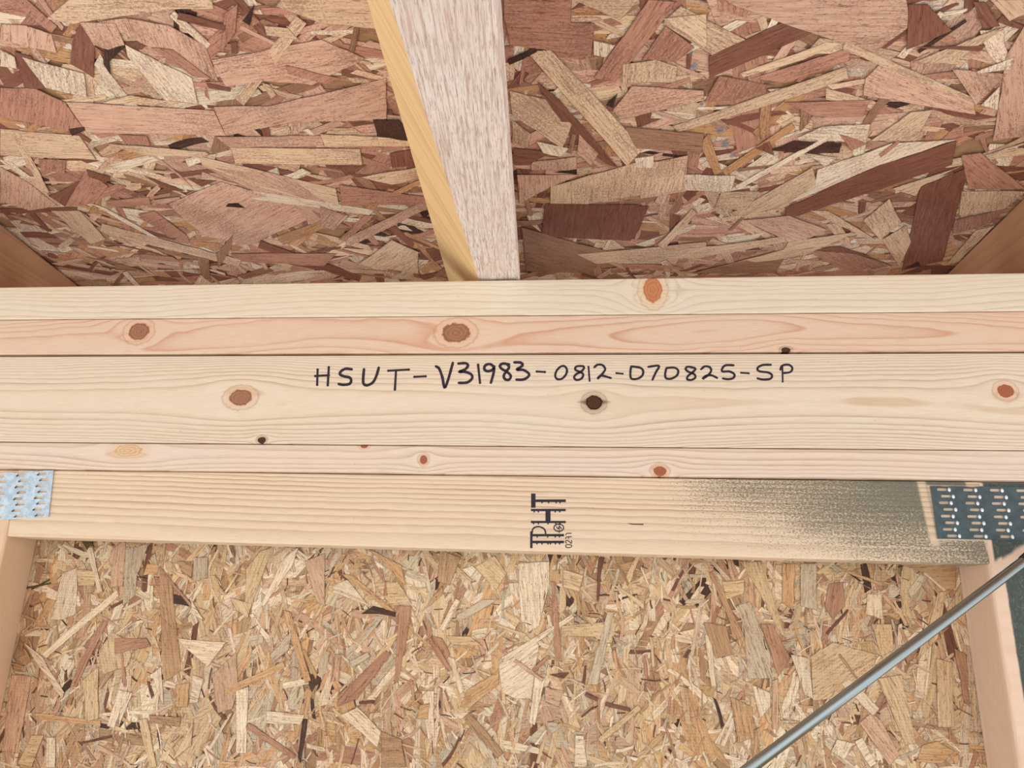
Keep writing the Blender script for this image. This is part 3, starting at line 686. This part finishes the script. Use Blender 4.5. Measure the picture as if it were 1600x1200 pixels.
# ------------------------------------------------------------------ marker writing and grade stamp (flat ink on the boards)
def catmull(pts, n=6):
    if len(pts) < 3: return pts
    P = [pts[0]] + pts + [pts[-1]]; out = []
    for i in range(1, len(P) - 2):
        for k_ in range(n):
            t = k_ / n; a, b, c, d = P[i - 1], P[i], P[i + 1], P[i + 2]
            out.append(tuple(0.5 * (2 * b[j] + (c[j] - a[j]) * t + (2 * a[j] - 5 * b[j] + 4 * c[j] - d[j]) * t * t + (3 * b[j] - a[j] - 3 * c[j] + d[j]) * t ** 3) for j in (0, 1)))
    out.append(pts[-1]); return out
class Ink:
    def __init__(s, Y): s.Y = Y; s.V = []; s.F = []; s.n = 0
    def poly(s, pts):
        b = len(s.V)
        y_ = s.Y - 0.0006 * (s.n % 7); s.n += 1
        s.V += [onY(px, py, y_) for px, py in pts]; s.F.append(tuple(range(b, b + len(pts))))
    def stroke(s, pts, w, taper=0.15):
        pts = catmull(pts); n = len(pts); L = []; Rr = []
        for i, p in enumerate(pts):
            a = pts[max(0, i - 1)]; b = pts[min(n - 1, i + 1)]; d = math.hypot(b[0] - a[0], b[1] - a[1]) or 1
            ww = w / 2 * (1 + random.uniform(-.08, .08)) * (0.8 if i in (0, n - 1) else 1)
            nx, ny = -(b[1] - a[1]) / d * ww, (b[0] - a[0]) / d * ww
            L.append((p[0] + nx, p[1] + ny)); Rr.append((p[0] - nx, p[1] - ny))
        y_ = s.Y - 0.0006 * (s.n % 7); s.n += 1; b0 = len(s.V)
        s.V += [onY(px, py, y_) for px, py in L] + [onY(px, py, y_) for px, py in Rr]
        for i in range(n - 1): s.F.append((b0 + i, b0 + i + 1, b0 + n + i + 1, b0 + n + i))
        for p in (pts[0], pts[-1]): s.poly([(p[0] + math.cos(k_ * .785) * w * .48, p[1] + math.sin(k_ * .785) * w * .48) for k_ in range(8)])
    def build(s, name, mat, parent):
        me = bpy.data.meshes.new(name); me.from_pydata([M3(v) - parent.location for v in s.V], [], s.F); me.update()
        return link(name, me, mat, parent, Vector((0, 0, 0)))
gi = G(newmat('black_marker_ink')); x, y, z = gi.objc()
gi.base(gi.mix(gi.noise(gi.vec(x, z, 0.0), 14.0, 3.0, 0.7), lin((24, 20, 28)), lin((64, 52, 66)))); gi.b.inputs['Roughness'].default_value = 0.5
CODE1 = [[(65,150),(62,245)], [(135,135),(128,248)], [(50,190),(135,185)],
 [(278,148),(240,145),(212,160),(205,180),(230,192),(265,200),(275,220),(262,240),(225,245),(197,240)],
 [(355,148),(350,200),(352,238),(375,248),(410,230),(432,190),(447,138)],
 [(507,157),(635,150)], [(555,155),(548,275)], [(670,195),(740,192)],
 [(805,130),(825,145),(845,200),(858,262),(880,215),(910,108)],
 [(945,112),(990,110),(1005,125),(985,150),(950,163),(990,165),(1025,180),(1030,205),(1000,230),(948,233)],
 [(1068,120),(1080,232)], [(1165,130),(1140,115),(1112,125),(1108,150),(1130,160),(1160,150),(1168,125),(1165,170),(1148,232)],
 [(1262,118),(1225,112),(1205,125),(1215,145),(1250,165),(1272,190),(1262,212),(1240,212),(1228,190),(1245,160),(1262,135),(1250,118)],
 [(1295,105),(1335,107),(1345,125),(1310,150),(1350,152),(1385,175),(1380,195),(1350,212),(1308,213)], [(1435,162),(1485,165)]]
CODE2 = [[(105,130),(80,155),(70,190),(85,210),(115,205),(140,175),(142,145),(125,128),(105,130)],
 [(245,128),(205,130),(195,150),(225,165),(245,180),(235,205),(205,215),(188,200),(200,180),(235,160),(250,140),(245,128)],
 [(278,132),(285,220)], [(315,135),(335,120),(365,122),(382,145),(370,170),(335,208),(350,190),(375,190),(418,203)], [(452,172),(492,176)],
 [(545,130),(540,165),(545,205),(580,208),(612,190),(620,160),(600,138),(545,130)], [(652,133),(718,127),(700,165),(678,213)],
 [(765,140),(757,180),(765,205),(800,205),(832,185),(838,155),(815,138),(765,140)],
 [(942,140),(900,132),(885,145),(900,162),(940,180),(945,200),(920,215),(895,210),(900,190),(925,170),(945,150),(942,140)],
 [(982,148),(1005,130),(1035,135),(1045,155),(1030,180),(992,208),(1010,190),(1045,185),(1082,202)],
 [(1185,123),(1130,125),(1112,160),(1160,162),(1190,180),(1182,203),(1150,210),(1118,205)], [(1232,170),(1280,173)],
 [(1418,120),(1365,122),(1335,140),(1345,160),(1400,168),(1425,185),(1415,207),(1370,212),(1335,205)],
 [(1490,135),(1492,225)], [(1478,150),(1490,125),(1530,120),(1552,140),(1540,165),(1495,172)]]
ink = Ink(YC - 0.006)
for s_ in CODE1: ink.stroke([(480 + a_ / 4, 540 + b_ / 4) for a_, b_ in s_], 4.3)
for s_ in CODE2: ink.stroke([(850 + a_ / 4, 540 + b_ / 4) for a_, b_ in s_], 3.5)
tag(ink.build('handwritten_code', gi.m, oc), 'code in black marker pen')
st = Ink(YE - 0.006)
def sx_(a_, b_): return (740 + a_ / 5.333, 720 + b_ / 5.333)
def rect(x0, y0, x1, y1): st.poly([sx_(x0 - 1, y0 - 2), sx_(x1 + 1, y0 - 2), sx_(x1 + 1, y1 + 3), sx_(x0 - 1, y1 + 3)])
for r_ in ((480, 275, 515, 388), (515, 324, 767, 341), (478, 403, 767, 417), (600, 417, 640, 503), (478, 503, 767, 516),
           (472, 590, 490, 725), (490, 612, 752, 627), (490, 668, 752, 684)): rect(*r_)
def teeth(y0, xs):
    for x_ in xs: st.poly([sx_(x_ - 8, y0), sx_(x_ + 8, y0), sx_(x_ + 3, y0 + 15), sx_(x_ - 3, y0 + 15)])
teeth(341, (570, 625, 688, 720)); teeth(417, (540, 680, 718, 505)); teeth(516, (500, 540, 620, 685, 720)); teeth(627, (530, 617, 680, 715)); teeth(684, (528, 570, 620, 640, 682, 716))
st.stroke([sx_(*p) for p in ((488, 600), (492, 572), (512, 554), (545, 549), (580, 562), (597, 585), (600, 614))], 2.4)
ring = [(710 + 41 * math.cos(t * math.pi / 6), 558 + 30 * math.sin(t * math.pi / 6)) for t in range(13)]
st.stroke([sx_(*p) for p in ring], 1.7)
st.stroke([sx_(*p) for p in ((690, 548), (705, 566), (716, 546), (732, 566))], 1.5); st.stroke([sx_(*p) for p in ((714, 515), (714, 600))], 1.4)
for c_ in ([(768, 712), (772, 700), (795, 698), (815, 704), (816, 716), (795, 724), (774, 722), (768, 712)], [(775, 688), (766, 676), (772, 664), (790, 668), (814, 688), (816, 662)],
           [(768, 650), (772, 636), (798, 634), (816, 632)], [(790, 650), (794, 632)], [(768, 620), (776, 606), (815, 604)]):
    st.stroke([sx_(*p) for p in c_], 1.3)
tag(st.build('grade_stamp', gi.m, oe), 'black grade stamp printed sideways')
# a short dark resin split
sp2 = Ink(YE - 0.004); sp2.poly([sx_(1280, 518), sx_(1330, 524), (1006, 818.5), (1005, 820.3), sx_(1320, 532), sx_(1290, 524)])
gd = G(newmat('dark_resin')); gd.base(lin((92, 50, 30)))
sp2.build('resin_split', gd.m, oe)

# ------------------------------------------------------------------ nail plates
def plate(name, outline, slots, Y, mat, label, dots=None, dmat=None):
    V2 = [Vector(p) for p in outline]; polys = [list(range(len(outline)))]; holes = []
    for s_ in slots:
        b = len(V2); V2 += [Vector(p) for p in s_]; polys.append(list(range(b, b + len(s_)))); holes.append(s_)
    vs, es, fs, ov, oe_, of = delaunay_2d_cdt(V2, [], polys, 1, 1e-5)
    def inside(p, q):
        c = False; n = len(q)
        for i in range(n):
            (x1, y1), (x2, y2) = q[i], q[(i + 1) % n]
            if (y1 > p[1]) != (y2 > p[1]) and p[0] < (x2 - x1) * (p[1] - y1) / (y2 - y1) + x1: c = not c
        return c
    keep = []
    for f in fs:
        cx = sum(vs[i][0] for i in f) / len(f); cy = sum(vs[i][1] for i in f) / len(f)
        if not any(inside((cx, cy), h_) for h_ in holes): keep.append(f)
    th = 0.05; n = len(vs); org = M3(onY(outline[0][0], outline[0][1], Y))
    bend = lambda q: 0.0
    W3 = [M3(onY(v[0], v[1], Y - th)) - org for v in vs] + [M3(onY(v[0], v[1], Y - 0.004)) - org for v in vs]
    F3 = [tuple(f) for f in keep] + [tuple(n + i for i in f)[::-1] for f in keep]
    cnt = {}
    for f in keep:
        for i in range(len(f)):
            e_ = (f[i], f[(i + 1) % len(f)]); cnt[e_] = 1
    for (a_, b_) in cnt:
        if (b_, a_) not in cnt: F3.append((b_, a_, n + a_, n + b_))
    me = bpy.data.meshes.new(name); me.from_pydata(W3, [], F3); me.update()
    bm = bmesh.new(); bm.from_mesh(me); bmesh.ops.recalc_face_normals(bm, faces=bm.faces); bm.to_mesh(me); bm.free()
    root = empty(name, org); tag(root, label, 'nail plate')
    link('plate_sheet', me, mat, root, Vector((0, 0, 0)))
    # punched teeth: a curled tab at the end of every slot, bent into the wood
    for (px, py, w, h_) in (dots or []):
        bm = bmesh.new(); c = M3(onY(px, py, Y - th)) - org; r = w * IN / 2
        bmesh.ops.create_uvsphere(bm, u_segments=8, v_segments=5, radius=1.0)
        for v in bm.verts: v.co = Vector((v.co.x * r, v.co.y * 0.028 * IN, v.co.z * h_ * IN / 2))
        m_ = bpy.data.meshes.new('tooth'); bm.to_mesh(m_); bm.free()
        for p in m_.polygons: p.use_smooth = True
        link('tooth', m_, dmat or mat, root, c + Vector((0, 0.008 * IN, 0)))
    return root
def metal(name, base, rough_, paint=None):
    g = G(newmat(name)); x, y, z = g.objc()
    n = g.noise(g.vec(x, z, 0.0), 3.5, 4.0, 0.6); n2 = g.noise(g.vec(x, z, 4.0), 22.0, 3.0, 0.7)
    g.base(g.mix(sat(g.ss(n, 0.35, 0.65) * 0.7 + g.ss(n2, 0.4, 0.65) * 0.5), base, tuple(min(1, c * 0.66) for c in base[:3]) + (1,)))
    g.b.inputs['Metallic'].default_value = 1.0 if paint is None else 0.1
    g.b.inputs['Roughness'].default_value = rough_
    g.bump(n2, 0.25, 0.001)
    return g.m
mG = metal('galvanised_sheet', lin((206, 220, 228)), 0.42)
mP = metal('painted_sheet', lin((84, 98, 102)), 0.5, paint=True)
def lp(a_, b_): return (a_ / 6.667, 700 + b_ / 6.667)
def slotpoly(cx, cy, w, h, sk=0.0):
    c = h * 0.3
    pts = [(-w/2 + c, -h/2), (w/2 - c, -h/2), (w/2, -h/2 + c), (w/2, h/2 - c), (w/2 - c, h/2), (-w/2 + c, h/2), (-w/2, h/2 - c), (-w/2, -h/2 + c)]
    return [(cx + a_, cy + b_ + a_ * sk) for a_, b_ in pts]
cols = [[(440, 270), (463, 328), (425, 391), (447, 450), (409, 515), (433, 573), (395, 636), (418, 697)]]
SL_ = []; DT = []
for c in range(4):
    for (a_, b_) in cols[0]:
        X_, Y_ = a_ - 222 * c - (0 if c == 0 else -4), b_ + 12 * c
        q = lp(X_, Y_); SL_.append(slotpoly(q[0], q[1], 13.2, 3.9, -0.03)); DT.append((q[0] - 7.2, q[1] + 1.5, 0.08, 0.07))
outl = [lp(*p) for p in ((-640, 315), (-420, 285), (-200, 272), (0, 268), (80, 252), (180, 262), (330, 240), (400, 246), (470, 234), (560, 232), (505, 718), (330, 728), (150, 740), (0, 748), (-300, 768), (-680, 800))]
gt = metal('dark_punch', lin((96, 104, 110)), 0.5)
plate('nail_plate', outl, SL_, YE, mG, 'shiny galvanised nail plate at the left end of the stamped board', DT, gt)
def rp_(a_, b_): return (1360 + a_ / 6.667, 720 + b_ / 6.667)
rows = [(747, 300), (790, 371), (768, 438), (815, 507), (788, 577), (833, 646), (810, 715), (855, 783)]
SL2 = []; DT2 = []
for c in range(6):
    for (a_, b_) in rows:
        X_, Y_ = a_ + 276 * c, b_ + 4 * c
        q = rp_(X_, Y_); SL2.append(slotpoly(q[0], q[1], 16.2, 4.4, 0.02)); w_ = rp_(X_ + 74, Y_ + 2); DT2.append((w_[0], w_[1], 0.12, 0.15))
outr = [rp_(*p) for p in ((622, 262), (720, 262), (780, 268), (850, 262), (960, 264), (1060, 274), (1160, 266), (1300, 268), (1500, 272), (1700, 276), (2300, 285), (2380, 850), (1700, 835), (1240, 822), (700, 812))]
gw = G(newmat('tooth_glint')); gw.base(lin((225, 232, 238))); gw.b.inputs['Roughness'].default_value = 0.35; gw.b.inputs['Metallic'].default_value = 0.3  # near-white colour paints the glint that the tooth roots reflect
plate('nail_plate', outr, SL2, YE, mP, 'dark overpainted nail plate at the right end of the stamped board', DT2, gw.m)

# ------------------------------------------------------------------ gas strut
A1 = onY(1600, 877, 25.3); A0 = onY(1168, 1203, 23.0)
dr = (A1 - A0).normalized(); A0 = A0 - dr * 6.0
root = empty('gas_strut', M3(A0)); tag(root, 'slim grey metal strut slanting across the lower right corner', 'strut')
def tube(name, p, q, prof, mat, parent, seg=40):
    """lathe: prof = [(t along axis in inches, radius in inches)]"""
    ax = (q - p).normalized(); s1 = ax.orthogonal().normalized(); s2 = ax.cross(s1)
    V = []; Fc = []
    for t, r in prof:
        for i in range(seg):
            a_ = 2 * math.pi * i / seg
            V.append((M3(p + ax * t + s1 * (r * math.cos(a_)) + s2 * (r * math.sin(a_)))) - M3(A0))
    n = len(prof)
    for j in range(n - 1):
        for i in range(seg):
            k_ = (i + 1) % seg; Fc.append((j * seg + i, j * seg + k_, (j + 1) * seg + k_, (j + 1) * seg + i))
    Fc.append(tuple(range(seg))[::-1]); Fc.append(tuple(range((n - 1) * seg, n * seg)))
    me = bpy.data.meshes.new(name); me.from_pydata(V, [], Fc); me.update()
    for pl_ in me.polygons: pl_.use_smooth = len(pl_.vertices) == 4
    return link(name, me, mat, parent, Vector((0, 0, 0)))
L = (A1 - A0).length
gr = G(newmat('strut_steel')); gr.base(lin((150, 158, 158))); gr.b.inputs['Metallic'].default_value = 1.0; gr.b.inputs['Roughness'].default_value = 0.28
gk = G(newmat('black_plastic')); gk.base(lin((44, 48, 48))); gk.b.inputs['Roughness'].default_value = 0.4
tube('rod', A0, A1, [(0, .157), (L - .05, .157), (L, .15)], gr.m, root)
tube('end_socket', A0, A1, [(L - .02, .15), (L, .18), (L + .35, .2), (L + .4, .26), (L + .8, .28), (L + .95, .2)], gk.m, root)
